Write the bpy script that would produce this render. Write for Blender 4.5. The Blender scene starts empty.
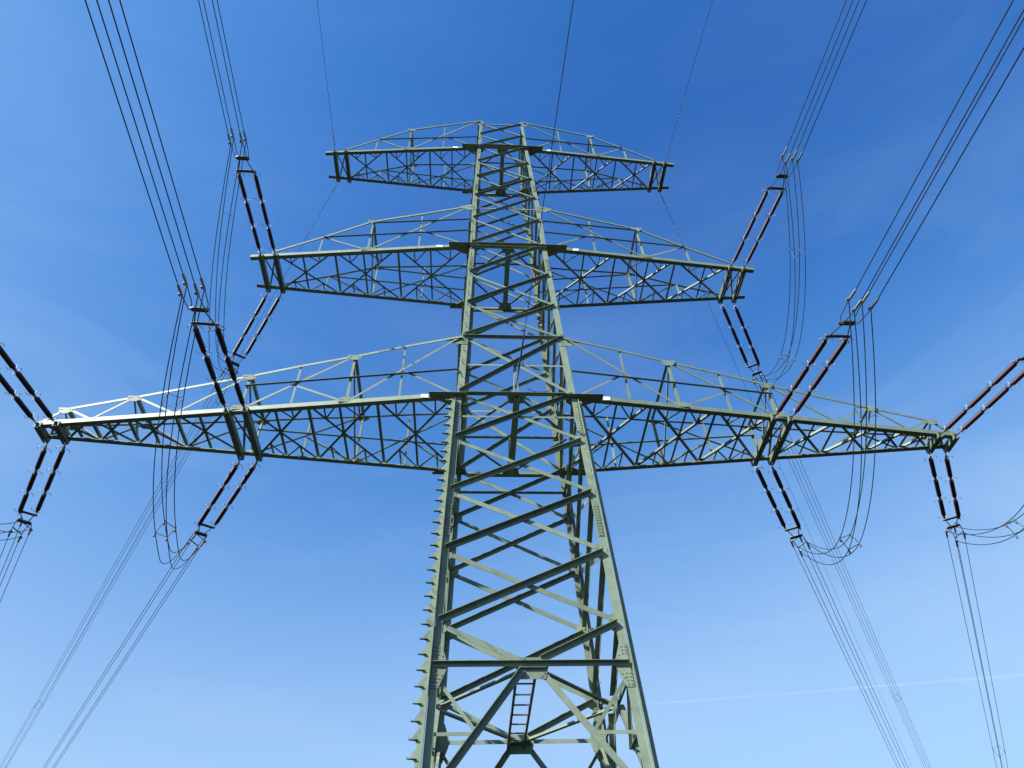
import bpy, bmesh, math, random
from mathutils import Vector, Matrix
random.seed(7)
R = math.radians
S = bpy.context.scene
COL = S.collection

# ------------------------------------------------------------------ camera, sky, sun
def camera():
    cam = bpy.data.cameras.new('camera')
    o = bpy.data.objects.new('camera', cam); COL.objects.link(o)
    yaw, pitch, roll = 0.0840, 0.8216, -0.0458
    f = Vector((math.sin(yaw)*math.cos(pitch), math.cos(yaw)*math.cos(pitch), math.sin(pitch)))
    r = Vector((math.cos(yaw), -math.sin(yaw), 0)); u = r.cross(f)
    r2 = r*math.cos(roll) + u*math.sin(roll); u2 = -r*math.sin(roll) + u*math.cos(roll)
    m = Matrix((r2, u2, -f)).transposed().to_4x4()
    m.translation = Vector((-1.3626, -16.5434, 1.6))
    o.matrix_world = m
    cam.sensor_width = 36; cam.lens = 695.12/1024*36
    cam.clip_start = .1; cam.clip_end = 200000
    S.camera = o
camera()

SUN_EL, SUN_LEFT = 38, 51           # sun behind the viewer's left shoulder
to_sun = Vector((-math.sin(R(SUN_LEFT))*math.cos(R(SUN_EL)), -math.cos(R(SUN_LEFT))*math.cos(R(SUN_EL)), math.sin(R(SUN_EL))))
sun = bpy.data.lights.new('sun', 'SUN'); sun.energy = 4.6; sun.angle = R(.53); sun.color = (1, .965, .905)
so = bpy.data.objects.new('sun', sun); COL.objects.link(so)
so.rotation_euler = to_sun.to_track_quat('Z', 'Y').to_euler()

SKY_CURVE = ((4.3, 1.22, 1.40), (3.15, .62, 2.40), (3.0, .44, 3.55))      # power, gain, shoulder
W = bpy.data.worlds.new('World'); S.world = W; W.use_nodes = True
nt = W.node_tree; N = nt.nodes; LK = nt.links
bg = N['Background']; bg.inputs['Strength'].default_value = .15
sky = N.new('ShaderNodeTexSky'); sky.sky_type = 'NISHITA'; sky.sun_disc = False
sky.sun_elevation = R(SUN_EL); sky.sun_rotation = R(180 + SUN_LEFT)
sky.altitude = 200; sky.air_density = 1.0; sky.dust_density = 0; sky.ozone_density = 2.0
# the deep, contrasty blue of a clear day: a tone curve per channel on the sky's own light
sp = N.new('ShaderNodeSeparateColor'); hs = N.new('ShaderNodeCombineColor')
LK.new(sky.outputs[0], sp.inputs[0])
for ch, (pw, gn, cap) in enumerate(SKY_CURVE):
    q = N.new('ShaderNodeMath'); q.operation = 'POWER'; q.inputs[1].default_value = pw
    w_ = N.new('ShaderNodeMath'); w_.operation = 'MULTIPLY'; w_.inputs[1].default_value = gn
    LK.new(sp.outputs[ch], q.inputs[0]); LK.new(q.outputs[0], w_.inputs[0]); d_ = N.new('ShaderNodeMath'); d_.operation = 'MULTIPLY_ADD'; d_.inputs[1].default_value = 1/cap; d_.inputs[2].default_value = 1
    c_ = N.new('ShaderNodeMath'); c_.operation = 'DIVIDE'
    LK.new(w_.outputs[0], d_.inputs[0]); LK.new(w_.outputs[0], c_.inputs[0]); LK.new(d_.outputs[0], c_.inputs[1]); LK.new(c_.outputs[0], hs.inputs[ch])
# faint veils of high cirrus in the sky
tc = N.new('ShaderNodeTexCoord'); mp = N.new('ShaderNodeMapping'); mp.inputs['Scale'].default_value = (1.0, 2.2, 5.0)
mp.inputs['Rotation'].default_value = (.2, .35, .5)
nz = N.new('ShaderNodeTexNoise'); nz.inputs['Scale'].default_value = 1.6; nz.inputs['Detail'].default_value = 7; nz.inputs['Roughness'].default_value = .58; nz.inputs['Distortion'].default_value = .8
rp = N.new('ShaderNodeMapRange'); rp.inputs['From Min'].default_value = .44; rp.inputs['From Max'].default_value = .80; rp.inputs['To Max'].default_value = .32
mx = N.new('ShaderNodeMixRGB'); mx.inputs['Color2'].default_value = (1.75, 2.4, 3.25, 1)
LK.new(tc.outputs['Generated'], mp.inputs[0]); LK.new(mp.outputs[0], nz.inputs['Vector']); LK.new(nz.outputs[0], rp.inputs[0])
sx = N.new('ShaderNodeSeparateXYZ'); el_ = N.new('ShaderNodeMapRange'); fm = N.new('ShaderNodeMath'); fm.operation = 'MULTIPLY'
el_.inputs['From Min'].default_value = .40; el_.inputs['From Max'].default_value = .92; el_.inputs['To Min'].default_value = 1; el_.inputs['To Max'].default_value = .12
LK.new(tc.outputs['Generated'], sx.inputs[0]); LK.new(sx.outputs['Z'], el_.inputs[0])
LK.new(rp.outputs[0], fm.inputs[0]); LK.new(el_.outputs[0], fm.inputs[1]); LK.new(fm.outputs[0], mx.inputs['Fac']); LK.new(hs.outputs[0], mx.inputs['Color1']); LK.new(mx.outputs[0], bg.inputs['Color'])

S.view_settings.view_transform = 'Standard'; S.view_settings.look = 'None'
S.view_settings.exposure = 1.0; S.view_settings.gamma = 1; S.view_settings.use_curve_mapping = False

# ------------------------------------------------------------------ materials
def material(name, col, rough=.5, metal=0, var=.12, scale=6, spec=.5, bump=0, coat=0, wear=0):
    m = bpy.data.materials.new(name); m.use_nodes = True
    t = m.node_tree; b = t.nodes['Principled BSDF']
    b.inputs['Roughness'].default_value = rough; b.inputs['Metallic'].default_value = metal
    b.inputs['Specular IOR Level'].default_value = spec; b.inputs['Coat Weight'].default_value = coat
    g = t.nodes.new('ShaderNodeNewGeometry')
    n = t.nodes.new('ShaderNodeTexNoise'); n.inputs['Scale'].default_value = scale; n.inputs['Detail'].default_value = 6; n.inputs['Roughness'].default_value = .65
    r = t.nodes.new('ShaderNodeValToRGB')
    e = r.color_ramp.elements
    e[0].position = .3; e[0].color = tuple(c*(1-var*1.5) for c in col) + (1,)
    e[1].position = .72; e[1].color = tuple(min(1, c*(1+var)) for c in col) + (1,)
    t.links.new(g.outputs['Position'], n.inputs['Vector']); t.links.new(n.outputs[0], r.inputs[0]); t.links.new(r.outputs[0], b.inputs['Base Color'])
    if wear:
        oi = t.nodes.new('ShaderNodeObjectInfo'); hv = t.nodes.new('ShaderNodeHueSaturation')
        m1 = t.nodes.new('ShaderNodeMapRange'); m1.inputs['To Min'].default_value = .80; m1.inputs['To Max'].default_value = 1.14
        t.links.new(oi.outputs['Random'], m1.inputs[0]); t.links.new(m1.outputs[0], hv.inputs['Value']); t.links.new(r.outputs[0], hv.inputs['Color'])
        sc = t.nodes.new('ShaderNodeMapping'); sc.inputs['Scale'].default_value = (9, 9, 1.1)
        n2 = t.nodes.new('ShaderNodeTexNoise'); n2.inputs['Scale'].default_value = 2.2; n2.inputs['Detail'].default_value = 8; n2.inputs['Roughness'].default_value = .7
        m2 = t.nodes.new('ShaderNodeMapRange'); m2.inputs['From Min'].default_value = .56; m2.inputs['From Max'].default_value = .74; m2.inputs['To Max'].default_value = .7
        mix = t.nodes.new('ShaderNodeMixRGB'); mix.inputs['Color2'].default_value = (.105, .095, .062, 1)
        t.links.new(g.outputs['Position'], sc.inputs[0]); t.links.new(sc.outputs[0], n2.inputs['Vector']); t.links.new(n2.outputs[0], m2.inputs[0])
        t.links.new(m2.outputs[0], mix.inputs['Fac']); t.links.new(hv.outputs[0], mix.inputs['Color1']); t.links.new(mix.outputs[0], b.inputs['Base Color'])
    if bump:
        bp = t.nodes.new('ShaderNodeBump'); bp.inputs['Strength'].default_value = bump; bp.inputs['Distance'].default_value = .01
        t.links.new(n.outputs[0], bp.inputs['Height']); t.links.new(bp.outputs[0], b.inputs['Normal'])
    return m
M_PAINT = material('green_steel_paint', (.180, .230, .166), .5, 0, .13, 3.5, .3, wear=1)
M_PAINT_DARK = material('dark_green_paint', (.10, .125, .09), .45, 0, .15, 4)
M_BOLT = material('bolt_steel', (.22, .24, .2), .5, .3, .1)
M_PORC = material('brown_porcelain', (.046, .016, .024), .42, 0, .1, 20, .3)
M_GALV = material('galvanised_steel', (.34, .35, .35), .5, .4, .12, 12)
M_GALV_DARK = material('weathered_steel', (.085, .088, .092), .55, .4, .15, 12)
M_WIRE = material('weathered_aluminium', (.045, .047, .052), .55, .3, .15, 30)
M_PLATE = material('white_enamel', (.8, .8, .78), .35, 0, .05, 40)
M_GRASS = material('meadow', (.013, .016, .011), .95, 0, .45, .35, .2)
M_CONC = material('concrete', (.33, .32, .29), .9, 0, .15, 5, .3, .3)

# ------------------------------------------------------------------ helpers
def V(*a): return Vector(a)
class MB:
    """collects shapes and links them as one mesh object"""
    def __init__(s): s.v = []; s.f = []; s.sm = []
    def add(s, vs, fs, smooth=False):
        k = len(s.v); s.v += [tuple(q) for q in vs]; s.f += [tuple(i+k for i in f) for f in fs]; s.sm += [smooth]*len(fs)
        return s
    def mesh(s, name, mat):
        me = bpy.data.meshes.new(name); me.from_pydata(s.v, [], s.f); me.materials.append(mat)
        bm = bmesh.new(); bm.from_mesh(me); bmesh.ops.recalc_face_normals(bm, faces=bm.faces); bm.to_mesh(me); bm.free()
        me.polygons.foreach_set('use_smooth', s.sm); me.update()
        return me
    def build(s, name, mat, parent=None):
        o = bpy.data.objects.new(name, s.mesh(name, mat)); COL.objects.link(o)
        if parent: o.parent = parent; o.matrix_parent_inverse = parent.matrix_world.inverted()
        return o
    # --- shapes
    def loft(s, rings, closed=True, smooth=False, caps=True):
        n = len(rings[0]); vs = [p for r in rings for p in r]; fs = []
        for i in range(len(rings)-1):
            for j in range(n):
                a = i*n+j; b = i*n+(j+1) % n; fs.append((a, b, b+n, a+n))
        s.add(vs, fs, smooth)
        if caps: s.add(rings[0], [tuple(range(n))[::-1]]); s.add(rings[-1], [tuple(range(n))])
        return s
    def tube(s, pts, r, n=6, smooth=True):
        pts = [Vector(p) for p in pts]; rings = []; ref = None
        for i, p in enumerate(pts):
            d = (pts[min(i+1, len(pts)-1)] - pts[max(i-1, 0)]).normalized()
            if ref is None: ref = V(0, 0, 1) if abs(d.z) < .9 else V(1, 0, 0)
            a = d.cross(ref).normalized(); b = a.cross(d); ref = b
            rr = r[i] if isinstance(r, (list, tuple)) else r
            rings.append([p + (a*math.cos(2*math.pi*k/n) + b*math.sin(2*math.pi*k/n))*rr for k in range(n)])
        return s.loft(rings, smooth=smooth)
    def box(s, c, ax, ay, az):
        c = Vector(c); vs = [c + ax*i + ay*j + az*k for k in (-1, 1) for j in (-1, 1) for i in (-1, 1)]
        return s.add(vs, [(0, 1, 3, 2), (4, 6, 7, 5), (0, 4, 5, 1), (2, 3, 7, 6), (0, 2, 6, 4), (1, 5, 7, 3)])
    def prism(s, poly, n):
        """extrude a planar polygon (3D points) along n"""
        return s.loft([[Vector(p) for p in poly], [Vector(p)+n for p in poly]])
    def section(s, p0, p1, ax, ay, prof):
        return s.loft([[Vector(p) + ax*x + ay*y for x, y in prof] for p in (p0, p1)])
    def bolt(s, p, n, r=.016, h=.016):
        n = n.normalized(); a = n.orthogonal().normalized(); b = n.cross(a)
        return s.loft([[Vector(p) + n*q + (a*math.cos(k*math.pi/3)+b*math.sin(k*math.pi/3))*r for k in range(6)] for q in (-.004, h)])

def bar(p0, p1, n, a, t=None, out=1, top=1, off=0.0, inplane=None):
    """a rolled L angle: one flange lies in the face with outward normal n, the other stands on its
    upper (top=1) or lower edge and points outward (out=1) or inward (out=-1)"""
    p0 = Vector(p0); p1 = Vector(p1); t = t or max(.007, a*.1); w = inplane or a
    d = (p1-p0).normalized(); n = (n - d*n.dot(d)).normalized(); v = n.cross(d).normalized()
    if v.z < -1e-4 or (abs(v.z) <= 1e-4 and v.y < 0): v = -v
    v = v*top
    h = w/2
    if out > 0: prof = [(-h, off), (h, off), (h, off+a), (h-t, off+a), (h-t, off+t), (-h, off+t)]
    else: prof = [(-h, -off), (h, -off), (h, -off-a), (h-t, -off-a), (h-t, -off-t), (-h, -off-t)]
    return MB().section(p0, p1, v, n, prof)

def tag(o, label=None, cat=None, group=None, kind=None):
    for k, q in (('label', label), ('category', cat), ('group', group), ('kind', kind)):
        if q: o[k] = q
    return o
def empty(name, loc=(0, 0, 0)):
    o = bpy.data.objects.new(name, None); COL.objects.link(o); o.location = loc; o.empty_display_size = .2
    o.matrix_world = Matrix.Translation(loc)
    return o
def lerp(a, b, t): return a + (b-a)*t
def plate(poly, n, th, bolts=(), off=0.0):
    """gusset: polygon in 3D, thickness th along n, rows of bolt heads on its outer side"""
    n = n.normalized(); b = MB().prism([Vector(p)+n*off for p in poly], n*th)
    for q in bolts: b.bolt(Vector(q)+n*(off+th), n)
    return b

# ------------------------------------------------------------------ ground
g = MB(); n = 60; ext = 9000
def gz(x, y):
    r = math.hypot(x, y)
    return 0 if r < 60 else min(1, (r-60)/400)*(1.6*math.sin(x*.004+1)+1.3*math.cos(y*.005)) - min(1, (r-60)/400)*1.5
cs = [math.copysign(abs(k/n)**2.2*ext, k) for k in range(-n, n+1)]
vs = [(x, y, gz(x, y)) for y in cs for x in cs]; k = len(cs)
g.add(vs, [(j*k+i, j*k+i+1, (j+1)*k+i+1, (j+1)*k+i) for j in range(k-1) for i in range(k-1)], True)
tag(g.build('ground', M_GRASS), kind='structure')

# ------------------------------------------------------------------ pylon
ZB, ZBU, ZM, ZMU, ZT, ZTU = 17.0, 19.773, 26.02, 29.205, 35.866, 39.115
ZS = [0, ZB, ZBU, ZM, ZMU, ZT, ZTU]
WS = [2.42, 1.83, 1.733, 1.545, 1.495, 1.269, 1.175]
def HW(z):
    for i in range(6):
        if z <= ZS[i+1]: return lerp(WS[i], WS[i+1], (z-ZS[i])/(ZS[i+1]-ZS[i]))
    return WS[-1]
pylon = tag(empty('lattice_pylon'), 'tall pale green steel lattice pylon with three tiers of crossarms', 'pylon')

FL_ = [(0, .17), (ZB, .16), (ZB+.01, .215), (ZBU, .21), (ZM, .20), (ZMU, .195), (ZT, .17), (ZTU+.12, .155)]
LEGS = {}
def leg(sx, sy):
    m = MB()
    def Lring(z, a, t, kx, ky):
        w = HW(min(z, ZTU)) ; x, y = sx*w, sy*w
        return [V(x+kx*p, y+ky*q, z) for p, q in ((0, 0), (a, 0), (a, t), (t, t), (t, a), (0, a))]
    m.loft([Lring(z, a, .018, -sx, -sy) for z, a in FL_])
    # below the lowest crossarm a second angle makes the leg cruciform
    def Oring(z, a, t):
        w = HW(z)+.012; x, y = sx*w, sy*w
        return [V(x+sx*p, y+sy*q, z) for p, q in ((0, 0), (a, 0), (a, t), (t, t), (t, a), (0, a))]
    m.loft([Oring(0, .13, .016), Oring(ZB-.3, .12, .016)])
    o = m.build('leg', M_PAINT, pylon); LEGS[sx, sy] = o
    return o
for sx in (-1, 1):
    for sy in (-1, 1): leg(sx, sy)

# concrete footing under each leg
for (sx, sy), lg in LEGS.items():
    f = MB(); c = V(sx*2.44, sy*2.44, 0)
    f.tube([c+V(0, 0, -1), c+V(0, 0, .35), c+V(0, 0, .42)], [.62, .6, .5], 20, False)
    f.build('footing', M_CONC, pylon)

def P(face, u, z, inset=0.0):
    """point on a face (0 front, 1 right, 2 back, 3 left); u in -1..1 as seen from outside"""
    w = HW(z); x = u*w - math.copysign(inset, u) if u else 0
    a = {0: (x, -w), 1: (w, x), 2: (-x, w), 3: (-w, -x)}[face]
    return V(a[0], a[1], z)
FN = [V(0, -1, 0), V(1, 0, 0), V(0, 1, 0), V(-1, 0, 0)]
LV = [8.365, 9.345, 11.27, 13.15, 15.08, 17.03, 19.92, 21.85, 23.88, 26.1, 28.16, 30.25, 32.23, 34.0, 35.84, 37.41, 39.0]
def bsize(z): return .135 if z < 12 else .12 if z < 17.5 else .105 if z < 27 else .09
for fc in range(4):
    n = FN[fc]
    # X panels: / outside the leg flange with its outstanding flange towards the viewer, \ behind it
    for z0, z1 in zip(LV[1:-1], LV[2:]):
        a = bsize(z0); g1 = .05
        if z1-z0 < .3: continue
        bar(P(fc, -1, z0+g1, .10), P(fc, 1, z1-g1, .10), n, a, out=1, top=1, off=.004).build('diagonal_brace', M_PAINT, pylon)
        bar(P(fc, -1, z1-g1, .10), P(fc, 1, z0+g1, .10), n, a*.92, out=-1, top=1, off=.022).build('diagonal_brace', M_PAINT, pylon)
    # K panel: V above the waist horizontal, spreading struts below it
    zk = LV[0]
    for s in (-1, 1):
        o1 = 1 if s > 0 else -1
        bar(P(fc, s, LV[1]-.03, .1), P(fc, 0, zk+.10)+ (P(fc, s, zk)-P(fc, 0, zk))*.10, n, .125, out=o1, top=1, off=.006 if o1 > 0 else .022).build('diagonal_brace', M_PAINT, pylon)
        lo = .45
        foot = P(fc, s, lo, .12); top = P(fc, 0, zk-.12) + (P(fc, s, zk)-P(fc, 0, zk))*.09
        # the strut reaches the leg well below the frame
        z_hit = 5.7
        hit = P(fc, s, z_hit, .1)
        bar(hit, top, n, .135, out=1 if s < 0 else -1, top=1, off=.006 if s < 0 else .024).build('diagonal_brace', M_PAINT, pylon)
        mid = lerp(hit, top, .5)
        bar(P(fc, s, mid.z, .05), mid, n, .07, out=-1, off=.04).build('stub_brace', M_PAINT, pylon)
        bar(P(fc, s, zk-.25, .12), mid, n, .075, out=-1, off=.05).build('stub_brace', M_PAINT, pylon)
        # lower portal to the ground
        bar(P(fc, s, .5, .1), P(fc, 0, 5.4)+(P(fc, s, 5.4)-P(fc, 0, 5.4))*.08, n, .13, out=1 if s < 0 else -1, off=.006 if s < 0 else .024).build('diagonal_brace', M_PAINT, pylon)
    bar(P(fc, -1, 5.5, .06), P(fc, 1, 5.5, .06), n, .11, out=1, top=1, off=.012).build('horizontal_brace', M_PAINT, pylon)
    for z, a, o1 in ((zk, .10, 1), (ZBU+.06, .10, 1), (ZM-.25, .09, 1), (ZT-.22, .08, 1)):
        bar(P(fc, -1, z, .03), P(fc, 1, z, .03), n, a, out=o1, top=1, off=.022).build('horizontal_brace', M_PAINT, pylon)
    if fc in (0, 2):
        for z, ch in ((ZB, .165), (ZM, .165), (ZT, .155)):
            A, B = P(fc, -1, z, .31), P(fc, 1, z, .31); dz = V(0, 0, -ch/2+.045)
            bar(A+dz, B+dz, n, .165, t=.014, out=1, top=-1, off=.022, inplane=.09).build('horizontal_brace', M_PAINT, pylon)
    for z in (16.06, 18.47, ZMU, ZTU-.05):
        bar(P(fc, -1, z, .03), P(fc, 1, z, .03), n, .065, out=-1, top=1, off=.05).build('horizontal_brace', M_PAINT, pylon)
    # gussets: waist centre and waist corners
    c = P(fc, 0, zk); r = (P(fc, 1, zk)-c).normalized(); up = V(0, 0, 1)
    poly = [c+r*x+up*y for x, y in ((-.36, -.02), (-.26, .16), (.26, .16), (.36, -.02), (.28, -.31), (-.28, -.31))]
    bl = [c+r*x+up*y for x, y in ((-.28, .08), (-.22, .11), (-.16, .13), (.2, .09), (.26, .07), (.22, -.24), (.26, -.18), (.18, -.27), (-.22, -.22), (-.26, -.16))]
    plate(poly, n, .012, bl, -.012).build('gusset_plate', M_PAINT, pylon)
    for s in (-1, 1):
        c = P(fc, s, zk, .02); r = (P(fc, 0, zk)-c).normalized()
        e = (P(fc, s, zk+1)-P(fc, s, zk-1)).normalized()
        poly = [c+r*x+e*y for x, y in ((0, .46), (.16, .46), (.30, .08), (.30, -.1), (.16, -.5), (0, -.5))]
        bl = [c+r*x+e*y for x in (.04, .12) for y in (.4, .32, .24, -.2, -.28, -.36, -.44)] + [c+r*x+e*y for x, y in ((.2, .2), (.24, .12), (.21, -.22), (.17, -.3))]
        plate(poly, n, .012, bl, .001).build('gusset_plate', M_PAINT, pylon)
        # splice plates with bolt rows on the leg
        for zc, hh in ((12.2, .5), (15.9, .62), (19.85, .3), (24.6, .4), (31.2, .35)):
            c = P(fc, s, zc, .02); poly = [c+r*x+e*y for x, y in ((0, hh), (.13, hh), (.13, -hh), (0, -hh))]
            bl = [c+r*x+e*(y*hh/5.5) for x in (.035, .095) for y in range(-5, 6)]
            plate(poly, n, .012, bl, .001).build('splice_plate', M_PAINT, pylon)
        # node gussets where two diagonals meet a leg
        for z in LV[1:-1]:
            c = P(fc, s, z, .02); kk = bsize(z)/.12
            poly = [c+r*x*kk+e*y*kk for x, y in ((.02, .2), (.17, .2), (.26, .1), (.26, -.1), (.17, -.2), (.02, -.2))]
            bl = [c+r*x*kk+e*y*kk for x, y in ((.06, .14), (.06, .05), (.06, -.05), (.06, -.14), (.2, .07), (.2, -.07))]
            plate(poly, n, .010, bl, -.0285).build('node_plate', M_PAINT, pylon)

# horizontal diaphragms (plan bracing)
DN = V(0, 0, -1)
def plan(z, a, strut=True, dz=-.05):
    mids = [P(k, 0, z)+V(0, 0, dz) for k in range(4)]
    for k in range(4):
        d = (mids[(k+1) % 4]-mids[k]).normalized()
        bar(mids[k]+d*.12, mids[(k+1) % 4]-d*.12, DN, a, out=-1, off=-.01*(k % 2)).build('plan_brace', M_PAINT, pylon)
    if strut:
        b = MB(); w = HW(z)
        for x in (-.065, .065): b.section(V(x, -w-.02, z+dz-.05), V(x, w+.02, z+dz-.05), V(1, 0, 0), V(0, 0, 1), [(-.012, -.08), (.012, -.08), (.012, .08), (-.012, .08)])
        b.box(V(0, 0, z+dz-.118), V(.10, 0, 0), V(0, w, 0), V(0, 0, .01))
        b.build('centre_strut', M_PAINT, pylon)
    for k in (0, 2):
        c = mids[k]; s = 1 if k == 0 else -1
        plate([c+V(x, y*s, -.02) for x, y in ((-.3, -.06), (.3, -.06), (.22, .3), (-.22, .3))], DN, .012, [c+V(x, .12*s, -.02) for x in (-.16, -.06, .06, .16)]).build('gusset_plate', M_PAINT, pylon)
plan(LV[0], .10, False); plan(ZB, .085); plan(ZM, .08); plan(ZT, .07)
# short hangers from the X crossing down to the middle of the lowest arm's front and back horizontals
for fc in (0, 2):
    for s in (-.07, .07):
        bar(P(fc, 0, ZB+.1)+V(s, 0, 0), P(fc, 0, 18.45)+V(s*.3, 0, 0), FN[fc], .05, out=-1, off=.07).build('stub_brace', M_PAINT, pylon)

# the small ladder bridging the waist diaphragm
lad = MB(); zl = LV[0]-.19; w = HW(zl)
x0 = -.13
for s in (-1, 1): lad.box(V(x0+s*.2, 0, zl), V(.026, 0, 0), V(0, w-.12, 0), V(0, 0, .04))
lad = lad.build('ladder', M_PAINT_DARK, pylon)
for k in range(7):
    y = -w+.5+k*(2*w-1.0)/6
    MB().tube([V(x0-.2, y, zl), V(x0+.2, y, zl)], .02, 8).build('rung', M_PAINT_DARK, lad)

# climbing steps: bent plates on the front left leg below the lowest arm, bolts above and on the back right leg
lg = LEGS[-1, -1]
z = .9
while z < 16.75:
    w = HW(z)+.012; c = V(-w-.115, -w+.0, z)
    s = MB()
    s.prism([c+V(x, -.004, zz) for x, zz in ((.06, .20), (0, .20), (-.05, .13), (-.11, .045), (-.17, .004), (-.17, -.012), (-.10, -.016), (-.045, -.03), (-.01, -.08), (.06, -.1))], V(0, -.008, 0))
    s.box(c+V(-.085, -.035, -.006), V(.09, 0, 0), V(0, .03, 0), V(0, 0, .005))
    s.box(c+V(-.172, -.035, .012), V(.005, 0, 0), V(0, .03, 0), V(0, 0, .022))
    s.build('step', M_PAINT, lg); z += .35
def stepbolt(par, p, d):
    d = d.normalized(); up = V(0, 0, 1)
    b = MB().tube([p, p+d*.16, p+d*.175+up*.012, p+d*.178+up*.04], .0095, 6); b.bolt(p+d*.01, d, .02, .014); b.build('step_bolt', M_PAINT, par)
z = 17.5; k = 0
while z < 38.5:
    w = HW(z)
    if k % 2: stepbolt(lg, V(-w+.10, -w-.001, z), V(0, -1, 0))
    else: stepbolt(lg, V(-w-.001, -w+.10, z), V(-1, 0, 0))
    z += .33; k += 1
lgb = LEGS[1, 1]; z = 4.5; k = 0
while z < 26:
    w = HW(z)
    if k % 2: stepbolt(lgb, V(w-.10, w+.001, z), V(0, 1, 0))
    else: stepbolt(lgb, V(w+.001, w-.10, z), V(1, 0, 0))
    z += .33; k += 1

# ------------------------------------------------------------------ crossarms
def crossarm(s, z, tip, dtip, ups, hang, panels, outer, main, rails, ch, br, overrun, plate_x, name_label):
    """s side, z lower chord height, ups = [(x, z, kind)] upper chord nodes from the tower out,
    hang = hanger pairs, panels = bottom lattice bounds, main = near face diagonals"""
    w = HW(z); arm = MB(); X = V(s, 0, 0)
    def yy(x): return lerp(w, dtip, (abs(x)-w)/(tip-w))
    def lo(x, f, dz=0): return V(s*x, f*yy(x), z+dz)
    xs = [u[0] for u in ups]; zz = [u[1] for u in ups]
    def uz(x):
        for i in range(len(xs)-1):
            if x <= xs[i+1]: return lerp(zz[i], zz[i+1], (x-xs[i])/(xs[i+1]-xs[i]))
        return zz[-1]
    def up(x, f): return V(s*x, f*yy(x), uz(x))
    for f in (-1, 1):
        n = V(0, f, 0)
        # lower chord: vertical flange outside, horizontal flange pointing inward at the bottom
        p0, p1 = lo(w-.05, f), lo(tip+overrun, f)
        arm.v += []
        b = bar(p0, p1, n, ch, out=-1, top=-1, off=0); arm.add(b.v, b.f)
        # upper chord in straight lengths
        for (xa, za), (xb, zb) in zip(zip(xs, zz), zip(xs[1:], zz[1:])):
            b = bar(up(xa, f), up(xb, f), n, ch*.52, out=-1, top=-f, off=.002); arm.add(b.v, b.f)
    arm = arm.build('crossarm', M_PAINT, pylon)
    if name_label: arm['label'] = name_label
    sub = lambda mb, nm, mat=M_PAINT: mb.build(nm, mat, arm)
    for f in (-1, 1):
        n = V(0, f, 0)
        # posts and face bracing
        for (xa, za, kind) in ups[1:]:
            if kind == 'post': sub(bar(lo(xa, f, .08), up(xa, f), n, br*1.0, out=-1, off=.03), 'post')
            if kind == 'sub': sub(bar(lo(xa-.0, f, .08), up(xa, f), n, br*.75, out=-1, off=.045), 'post')
        for (xa, ta), (xb, tb) in main:
            A = up(xa, f) if ta == 'u' else lo(xa, f, .06); B = up(xb, f) if tb == 'u' else lo(xb, f, .06)
            if ta == 'm': A = lerp(lo(xa, f), up(xa, f), .5)
            d = (B-A).normalized()
            sub(bar(A+d*.05, B-d*.05, n, br*.9, out=-1, top=-f, off=.018), 'face_diagonal')
        for (xa, za), (xb, zb) in rails:
            sub(bar(V(s*xa, f*(yy(xa)), za), V(s*xb, f*(yy(xb)), zb), n, br*.95, out=-f, top=-1, off=.06 if f > 0 else .004), 'face_rail')
        # gussets at nodes
        for (xa, za, kind) in ups[1:]:
            if kind in ('post', 'node'):
                c = up(xa, f); k = ch/.17
                sub(plate([c+V(x*k, 0, q*k) for x, q in ((-.26, .05), (.26, .05), (.2, -.12), (.08, -.2), (-.08, -.2), (-.2, -.12))], n, .01, [c+V(x*k, 0, -.03) for x in (-.2, -.12, .12, .2)], .004), 'gusset_plate')
            if kind == 'post':
                c = lo(xa, f, .07)
                sub(plate([c+V(x*k, 0, q*k) for x, q in ((-.27, -.10), (.27, -.10), (.22, .08), (.08, .13), (-.08, .13), (-.22, .08))], n, .01, [c+V(x*k, 0, .0) for x in (-.2, -.12, .12, .2)], .004), 'gusset_plate')
    # top plane: cross struts and cross-section braces at the nodes
    for (xa, za, kind) in ups[1:]:
        if kind in ('post', 'node'):
            A, B = up(xa, -1), up(xa, 1); d = (B-A).normalized()
            sub(bar(A+d*.06, B-d*.06, DN, br*1.15, out=-1, off=.01), 'cross_strut')
            if kind == 'post' or True:
                sub(bar(A+d*.07-V(0, 0, .1), lo(xa, 1, .1)-d*.07, X, br*.7, out=1), 'section_brace')
    # bottom plane: X lattice with redundant members
    zoff = lambda k: -.012*k
    def bb(A, B, a, k, nm, side=0):
        b = bar(A, B, DN, a, out=-1, off=-.012*k + ch/2-.045, top=1 if side == 0 else side)
        sub(b, nm)
    for (xa, xb, red) in panels:
        a0, a1 = lo(xa, -1), lo(xa, 1); b0, b1 = lo(xb, -1), lo(xb, 1)
        xm = (xa*yy(xb)+xb*yy(xa))/(yy(xa)+yy(xb)); m0, m1 = lo(xm, -1), lo(xm, 1); c = (m0+m1)/2
        e = .10
        def cut(A, B): d = (B-A).normalized(); return A+d*e, B-d*e
        bb(*cut(b0, b1), br*1.0, 0, 'cross_strut')
        bb(*cut(a0, b1), br*.95, 1, 'plan_diagonal', -1 if s > 0 else 1)
        bb(*cut(b0, a1), br*.95, 2, 'plan_diagonal', -1 if s > 0 else 1)
        bb(*cut(m0, m1), br*.8, 3, 'cross_strut')
        if red:
            for A, Mx in ((a0, m0), (b0, m0), (a1, m1), (b1, m1)):
                q = (A+c)/2; fpt = V((A.x+Mx.x)/2, (A.y+Mx.y)/2, z)
                bb(q, lerp(fpt, q, .06), br*.6, 0, 'stub_brace')
                bb(q, lerp(Mx, q, .08), br*.62, 3, 'stub_brace')
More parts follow.
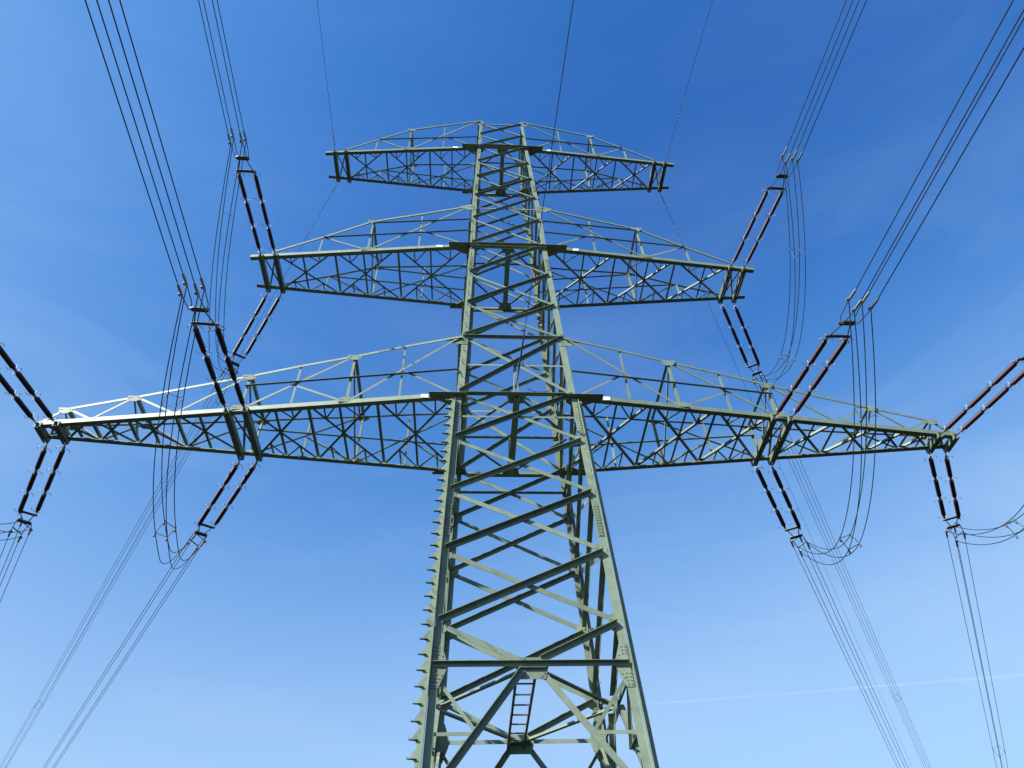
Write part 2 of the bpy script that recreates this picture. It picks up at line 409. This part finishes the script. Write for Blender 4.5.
    for (xa, xb) in outer:
        bb(lo(xa, -1), lo(xb, 1), br*.8, 1, 'plan_diagonal'); bb(lo(xb, -1), lo(xa, 1), br*.8, 2, 'plan_diagonal')
    # heavy double hangers that carry the insulators
    for x in hang:
        y = yy(x)+(.10 if x < 13 else .05); b = MB()
        for q in (-.075, .075):
            b.section(V(s*x+q, -y, z-.12), V(s*x+q, y, z-.12), V(1, 0, 0), V(0, 0, 1), [(-.012, -.10), (.012, -.10), (.012, .10), (-.012, .10)])
            sg = math.copysign(1, q)
            for zf in (-.095, .095): b.box(V(s*x+q-sg*.032, 0, z-.12+zf), V(.030, 0, 0), V(0, y, 0), V(0, 0, .006))
        sub(b, 'hanger_beam')
    # big horizontal gusset plates where the arm meets the legs, and the number plate
    k = ch/.17
    for f in (-1, 1):
        c = lo(w, f, -ch/2-.005)
        o = -.17 if f < 0 else -.05
        pl = [(-.30, o), (.86*k, o), (.86*k, .05*k), (.22, .40*k), (-.05, .40*k), (-.30, .2)]
        sub(plate([c+V(s*x, -f*q, 0) for x, q in pl], DN, .014, [c+V(s*x, -f*.06, 0) for x in (.15, .3, .45, .6, .75)]), 'gusset_plate', M_PAINT)
    c = lo(plate_x, -1, .0)+V(0, -.006, 0)
    np_ = MB().box(c, V(.14, 0, 0), V(0, .003, 0), V(0, 0, .075))
    sub(np_, 'number_plate', M_PLATE)
    return arm

for s in (-1, 1):
    # lowest arm
    crossarm(s, ZB, 14.70, .3165,
        [(1.73, ZBU, 'tower'), (3.6, 19.46, 'sub'), (5.22, 19.13, 'post'), (6.95, 18.83, 'sub'), (8.52, 18.51, 'post'), (12.04, 17.88, 'node'), (14.11, 17.55, 'node'), (14.66, 17.08, 'tip')],
        [8.28, 8.85, 14.13, 14.70],
        [(1.83, 4.28, 1), (4.28, 6.42, 1), (6.42, 8.28, 1), (8.85, 10.55, 0), (10.55, 12.03, 0), (12.03, 13.16, 0), (13.16, 14.1, 0)],
        [(8.32, 8.81), (14.17, 14.66)],
        [((1.8, 'u'), (5.15, 'l')), ((3.52, 'm'), (1.95, 'l')), ((5.25, 'u'), (8.4, 'l')), ((6.95, 'm'), (5.35, 'l')), ((8.6, 'u'), (10.5, 'l')), ((10.6, 'l'), (12.0, 'u')), ((12.1, 'u'), (13.1, 'l')), ((13.2, 'l'), (14.05, 'u'))],
        [((1.80, 18.12), (8.58, 18.05))],
        .165, .083, .06, 2.78, 'lowest and longest crossarm')
    crossarm(s, ZM, 9.93, .785,
        [(1.49, ZMU, 'tower'), (3.62, 28.72, 'sub'), (5.68, 28.30, 'post'), (7.66, 27.2, 'sub'), (9.42, 26.3, 'tip')],
        [9.34, 9.93],
        [(1.545, 4.45, 1), (4.45, 7.0, 1), (7.0, 9.34, 1)],
        [(9.38, 9.89)],
        [((1.6, 'u'), (5.6, 'l')), ((3.6, 'm'), (1.7, 'l')), ((5.75, 'l'), (7.64, 'u'))],
        [((1.51, 28.02), (5.65, 28.12)), ((1.53, 27.12), (7.6, 27.16))],
        .165, .077, .47, 2.75, 'middle crossarm')
    crossarm(s, ZT, 8.51, .73,
        [(1.175, ZTU, 'tower'), (3.05, 38.68, 'sub'), (4.8, 38.27, 'post'), (6.5, 37.14, 'sub'), (7.95, 36.12, 'tip')],
        [7.94, 8.51],
        [(1.269, 3.72, 1), (3.72, 5.93, 1), (5.93, 7.94, 1)],
        [(7.98, 8.47)],
        [((1.25, 'u'), (4.7, 'l')), ((3.0, 'm'), (1.4, 'l')), ((4.87, 'l'), (6.48, 'u'))],
        [((1.22, 36.98), (6.4, 37.12))],
        .155, .073, .50, 2.4, 'highest crossarm')

# gusset plates where the upper chords meet the legs
for z in (ZBU, ZMU, ZTU):
    for sx in (-1, 1):
        for sy in (-1, 1):
            w = HW(z); c = V(sx*w, sy*w, z); n = V(0, sy, 0)
            pl = [(-.22, .09), (-.1, .2), (.12, .12), (.5, -.02), (.5, -.14), (.2, -.3), (-.2, -.3)]
            plate([c+V(sx*x, 0, q) for x, q in pl], n, .012, [c+V(sx*x, 0, q) for x, q in ((-.13, -.2), (-.13, -.1), (-.05, -.2), (-.05, -.1), (-.05, .05), (.2, -.05), (.3, -.07), (.4, -.08))], .014).build('gusset_plate', M_PAINT, pylon)

# ------------------------------------------------------------------ insulator sets, conductors, jumpers
def dirv(az, t): return V(math.sin(R(az))*math.cos(R(t)), math.cos(R(az))*math.cos(R(t)), math.sin(R(t)))
ROD = 1.13
def rod_mesh():
    m = MB(); prof = [(0, .0), (.0, .045), (.06, .045), (.07, .036)]
    k = 19
    for i in range(k):
        z = .085 + i*(ROD-.17)/k
        p = (ROD-.17)/k
        prof += [(z, .040), (z+p*.25, .074), (z+p*.42, .076), (z+p*.55, .042)]
    prof += [(ROD-.07, .036), (ROD-.06, .045), (ROD, .045), (ROD, 0)]
    n = 12; rings = [[V(r*math.cos(2*math.pi*j/n), r*math.sin(2*math.pi*j/n), z) for j in range(n)] for z, r in prof[1:-1]]
    m.loft(rings, smooth=True)
    return m.mesh('insulator_rod', M_PORC)
ROD_ME = rod_mesh()
def horn_mesh():
    m = MB()
    for a in (0, math.pi):
        c, s = math.cos(a), math.sin(a)
        m.tube([V(.0, 0, 0), V(.10*c, .10*s, .0), V(.17*c, .17*s, .03), V(.20*c, .20*s, .09), V(.19*c, .19*s, .15)], .009, 5)
    m.tube([V(0, -.13, -.03), V(0, -.17, .02), V(0, 0, .0), V(0, .17, .02), V(0, .13, -.03)], .008, 5)
    m.tube([V(0, 0, -.075), V(0, 0, .075)], .04, 8)
    return m.mesh('arcing_horn', M_GALV)
HORN_ME = horn_mesh()
def clamp_mesh():
    m = MB()
    m.tube([V(0, 0, -.42), V(0, 0, -.38), V(0, 0, -.1), V(0, 0, .0), V(0, 0, .06)], [.014, .034, .038, .034, .018], 8)
    m.box(V(.03, 0, -.33), V(.05, 0, 0), V(0, .012, 0), V(0, 0, .05))
    return m.mesh('dead_end_clamp', M_GALV)
CLAMP_ME = clamp_mesh()
def inst(name, me, parent, mat4):
    o = bpy.data.objects.new(name, me); COL.objects.link(o); o.parent = parent; o.matrix_parent_inverse = parent.matrix_world.inverted()
    o.matrix_world = mat4; return o
def frame(d, xref=None):
    d = d.normalized(); u = d.cross(V(0, 0, 1)).normalized(); v = u.cross(d)
    return u, v, d
def mat_of(p, u, v, d): 
    m = Matrix((u, v, d)).transposed().to_4x4(); m.translation = p; return m

def insulator_set(p, d, label, back):
    """double tension string: two chains of three porcelain rods, yokes, links and four dead-end clamps"""
    root = tag(empty('insulator_string', p), label, 'insulator', 'double insulator strings on the crossarms')
    u, v, d = frame(d)
    X = V(1, 0, 0); q = .285
    start, gap = .36, .10
    L1 = start + 3*ROD + 2*gap + .09
    y1 = p + d*L1; ax = u if u.x > 0 else -u; d0 = d; qy = q if not back else .24
    for s in (-1, 1):
        b0 = p + X*s*q
        u, v, d = frame(y1 + ax*s*qy - b0)
        MB().tube([b0, b0+d*.1, b0+d*start], [.03, .016, .02], 6).build('link', M_GALV_DARK, root)
        for k in range(3):
            a = b0 + d*(start + k*(ROD+gap))
            rod = inst('insulator_rod', ROD_ME, root, mat_of(a, u, v, d))
            inst('arcing_horn', HORN_ME, rod, mat_of(a-d*gap/2, u, v, d))
            if k == 2: inst('arcing_horn', HORN_ME, rod, mat_of(a+d*(ROD+.04), u, v, -d))
    u, v, d = frame(d0)
    MB().prism([y1+ax*x+d*e-v*.012 for x, e in ((-qy-.06, -.03), (qy+.06, -.03), (qy+.06, .05), (.18, .08), (-.18, .08), (-qy-.06, .05))], v*.024).build('yoke_plate', M_GALV_DARK, root)
    L2 = L1 + .55; y2 = p + d*L2
    for s in (-1, 1): MB().tube([y1+ax*s*(qy-.03)+d*.04, y2+ax*s*.10-d*.02], .018, 6).build('link', M_GALV_DARK, root)
    MB().prism([y2+u*x+d*e-v*.02 for x, e in ((-.2, -.06), (.2, -.06), (.24, .06), (.14, .10), (-.14, .10), (-.24, .06))], v*.04).build('yoke_plate', M_GALV_DARK, root)
    L3 = L2 + (.95 if not back else .75); clamps = []
    if back:
        ro = R(-25 if p.x < 0 else 25); u, v = u*math.cos(ro)+v*math.sin(ro), v*math.cos(ro)-u*math.sin(ro)
    for a in (-1, 1):
        for b in (-1, 1):
            sh = (.12 if b < 0 else 0) + (.09 if a*b > 0 else 0)
            c = p + d*(L3+sh) + u*a*.2 + v*b*.2
            e = y2 + u*a*.2 + d*.05
            MB().tube([e, e+v*b*.12+d*.06, c-d*.42], .014, 5).build('link', M_GALV_DARK, root)
            inst('dead_end_clamp', CLAMP_ME, root, mat_of(c, u, v, d)); clamps.append(c)
    if back:
        c = p + d*(L2+.42)
        MB().tube([c-u*.2-v*.17, c+u*.2-v*.17], .02, 6).build('spacer_bar', M_GALV_DARK, root)
        MB().tube([c-u*.2+v*.17, c+u*.2+v*.17], .014, 6).build('spacer_bar', M_GALV_DARK, root)
    u, v, d = frame(d0)
    return root, clamps, (u, v, d)

def span(p, az, slope, L, sag_end=None, n=70):
    h = V(math.sin(R(az)), math.cos(R(az)), 0); k = math.tan(R(slope)); pts = []
    for i in range(n+1):
        s = L*(i/n)**1.8
        pts.append(p + h*s + V(0, 0, -k*s + k*s*s/L))
    return pts
def spacer(parent, pts4, rod=.014, weights=False):
    c = sum(pts4, V(0, 0, 0))/4; o = [pts4[0], pts4[1], pts4[3], pts4[2]]
    m = MB()
    for i in range(4): m.tube([o[i], o[(i+1) % 4]], rod, 6)
    for q in o:
        m.tube([q+V(0, 0, .035), q-V(0, 0, .05)], .021, 8)
        if weights: m.tube([q-V(0, 0, .05), q-V(0, 0, .13)], .030, 8)
    m.build('spacer', M_GALV_DARK, parent)

FAZ, FT, LAZ, RAZ, BT = 178.0, -11.0, -32.5, 31.7, -3.0
def phase(x, z, w_, names, jump, faz, wf, wb, spot):
    D, ja, jb, tm, lat = jump
    s = 1 if x > 0 else -1
    lf, lb, lcf, lcb, lj = names
    pf = V(x, -w_-.06, z-.14); pb = V(x, w_+.06, z-.14)
    baz = RAZ if s > 0 else LAZ
    r1, cf, f1 = insulator_set(pf, dirv(faz, FT), lf, False)
    r2, cb, f2 = insulator_set(pb, dirv(baz, BT), lb, True)
    for cl, fr, az, sl, lab, L in ((cf, f1, wf[0], wf[1], lcf, 260), (cb, f2, wb[0], wb[1], lcb, 320)):
        root = tag(empty('conductor_bundle', sum(cl, V(0, 0, 0))/4), lab, 'power line', 'bundles of four conductors')
        for c in cl: MB().tube(span(c, az, sl, L), .0135 if cl is cf else .0115, 5).build('wire', M_WIRE, root)
        if cl is cb:
            h = V(math.sin(R(az)), math.cos(R(az)), 0); k = math.tan(R(sl))
            for q in spot: spacer(root, [c + h*q + V(0, 0, -k*q + k*q*q/L) for c in cl], .008)
    root = tag(empty('jumper_loop', (sum(cf, V(0, 0, 0))+sum(cb, V(0, 0, 0)))/8), lj, 'jumper cable', 'jumper loops under the crossarms')
    def jp(i, t):
        A = cf[i]-f1[2]*.36; B = cb[3-i if False else {0: 2, 1: 3, 2: 0, 3: 1}[i]]-f2[2]*.36
        q = lerp(A, B, t)
        q.z -= D*(1-(1-t/tm)**ja if t < tm else 1-((t-tm)/(1-tm))**jb); q.x += lat*s*math.sin(math.pi*t); return q
    for i in range(4): MB().tube([jp(i, k/48) for k in range(49)], .0135, 5).build('wire', M_WIRE, root)
    for t, wt in ((.24, False), (.66, True)): spacer(root, [jp(i, t) for i in range(4)], .008 if not wt else .012, wt)

def yb(x): return lerp(1.83, .3165, (x-1.83)/(14.7-1.83))
def ym(x): return lerp(1.545, .785, (x-1.545)/(9.93-1.545))
for s, side in ((-1, 'left'), (1, 'right')):
    phase(s*14.415, ZB, yb(14.415), (
        f'double brown insulator string at the {side} tip of the lowest crossarm, rising out of frame',
        f'double insulator string slanting down behind the {side} tip of the lowest crossarm',
        f'four conductors towards the viewer from the {side} tip of the lowest crossarm',
        f'four conductors running down from the insulators at the lowest crossarm\'s {side} tip',
        f'jumper wires curving out of frame beside the lowest crossarm\'s {side} tip'), (2.2, 2, 2, .5, 0), 176.2 if s < 0 else 179.8, (177.5 if s < 0 else 179.5, 4), (LAZ if s < 0 else 31.2, 3), [22.4, 60])
    phase(s*8.565, ZB, yb(8.565), (
        f'double brown insulator string rising from halfway along the {side} lowest crossarm',
        f'double insulator string slanting down behind the middle of the {side} lowest crossarm',
        f'four conductors rising off the top from the {side} lowest crossarm\'s inner insulators',
        f'four conductors running down from insulators behind the {side} lowest crossarm\'s middle',
        f'long jumper wires hanging across the {side} half of the lowest crossarm'), (2.1, 2.3, 1.8, .79, .3) if s < 0 else (2.4, 1.6, 2, .65, .3), 176.2 if s < 0 else 179.8, (177.5 if s < 0 else 179.5, 4.5), (LAZ if s < 0 else RAZ, 4), [47, 90])
    phase(s*9.635, ZM, ym(9.635), (
        f'double brown insulator string rising from the {side} end of the middle crossarm',
        f'double insulator string slanting down behind the {side} end of the middle crossarm',
        f'four conductors rising off the top from the {side} end of the middle crossarm',
        f'thin conductors passing down behind the {side} half of the lowest crossarm',
        f'jumper wires hanging beyond the {side} end of the middle crossarm'), (1.6, 1.2, 1.5, .78, .3) if s < 0 else (2.8, 2, 2, .55, 0), 178, (178, 4), (LAZ if s < 0 else 32.2, 2.5), [38, 85])

# ------------------------------------------------------------------ earth wires and the optical cable
def earth_wire(p, az, slope, L, label):
    root = tag(empty('earth_wire', p), label, 'earth wire', 'earth wires from the top crossarm')
    d = dirv(az, -slope)
    MB().tube([p, p+d*.25, p+d*.3, p+d*.85, p+d*.9], [.014, .014, .026, .026, .01], 7).build('dead_end_clamp', M_GALV, root)
    pts = span(p+d*.85, az, slope, L)
    MB().tube(pts, .010, 5).build('wire', M_WIRE, root)
    for q in (2.6, 3.4):
        c = p + d*q; m = MB()
        m.tube([c, c-V(0, 0, .07)], .012, 5); m.tube([c-V(0, 0, .07)-d*.2, c-V(0, 0, .07)+d*.2], .007, 5)
        for e in (-1, 1): m.tube([c-V(0, 0, .07)+d*e*.13, c-V(0, 0, .07)+d*e*.22], .022, 7)
        m.build('damper', M_GALV, root)
yt = lerp(1.269, .73, (8.3-1.269)/(8.51-1.269))
for s, side in ((-1, 'left'), (1, 'right')):
    earth_wire(V(s*8.5, -yt-.05, ZT-.05), FAZ, 8, 260, f'single thin wire rising from the {side} end of the highest crossarm')
    earth_wire(V(s*8.5, yt+.05, ZT-.05), RAZ if s > 0 else LAZ, 5, 320, f'single thin wire slanting down behind the {side} end of the highest crossarm')
cable = tag(empty('optical_cable', (0, -1.9, ZB)), 'single thin cable running up through the frame to the pylon\'s centre', 'cable')
a = V(0, -1.86, 17.3)
d = dirv(FAZ, -8)
MB().tube(span(a, FAZ, 8, 240), .010, 5).build('wire', M_WIRE, cable)
MB().tube([a, a+d*.6, a+d*1.0, a+d*2.2, a+d*2.6], [.012, .02, .028, .024, .011], 7).build('dead_end_clamp', M_GALV_DARK, cable)
m = MB(); m.tube([V(.75+.42*math.cos(t*.42), -1.7+.02*math.sin(t), 17.55+.3*math.sin(t*.42)) for t in range(0, 31)], .009, 5); m.build('cable_coil', M_WIRE, cable)

# ------------------------------------------------------------------ contrail far away, low in the sky
def contrail():
    m = bpy.data.materials.new('contrail_ice'); m.use_nodes = True; t = m.node_tree
    out = t.nodes['Material Output']; b = t.nodes['Principled BSDF']; b.inputs['Base Color'].default_value = (.9, .9, .9, 1); b.inputs['Roughness'].default_value = 1
    tr = t.nodes.new('ShaderNodeBsdfTransparent'); mxs = t.nodes.new('ShaderNodeMixShader')
    gm = t.nodes.new('ShaderNodeNewGeometry'); nzz = t.nodes.new('ShaderNodeTexNoise'); nzz.inputs['Scale'].default_value = .0005; nzz.inputs['Detail'].default_value = 5
    mr = t.nodes.new('ShaderNodeMapRange'); mr.inputs['From Min'].default_value = .3; mr.inputs['From Max'].default_value = .75; mr.inputs['To Min'].default_value = .02; mr.inputs['To Max'].default_value = .075
    t.links.new(gm.outputs['Position'], nzz.inputs['Vector']); t.links.new(nzz.outputs[0], mr.inputs[0]); t.links.new(mr.outputs[0], mxs.inputs[0])
    t.links.new(tr.outputs[0], mxs.inputs[1]); t.links.new(b.outputs[0], mxs.inputs[2]); t.links.new(mxs.outputs[0], out.inputs['Surface'])
    A, B = V(*CT0), V(*CT1); pts = []; rr = []
    for i in range(41):
        q = i/40; pts.append(lerp(A, B, q)+V(0, 0, 5*math.sin(i*.9))); rr.append(26+22*q+3*math.sin(i*1.7))
    o = MB().tube(pts, rr, 10).build('contrail', m)
    tag(o, 'faint white contrail low in the sky to the right of the pylon', 'contrail')
CT0, CT1 = (5718, 23201, 9500), (22900, 20360, 9500)
contrail()
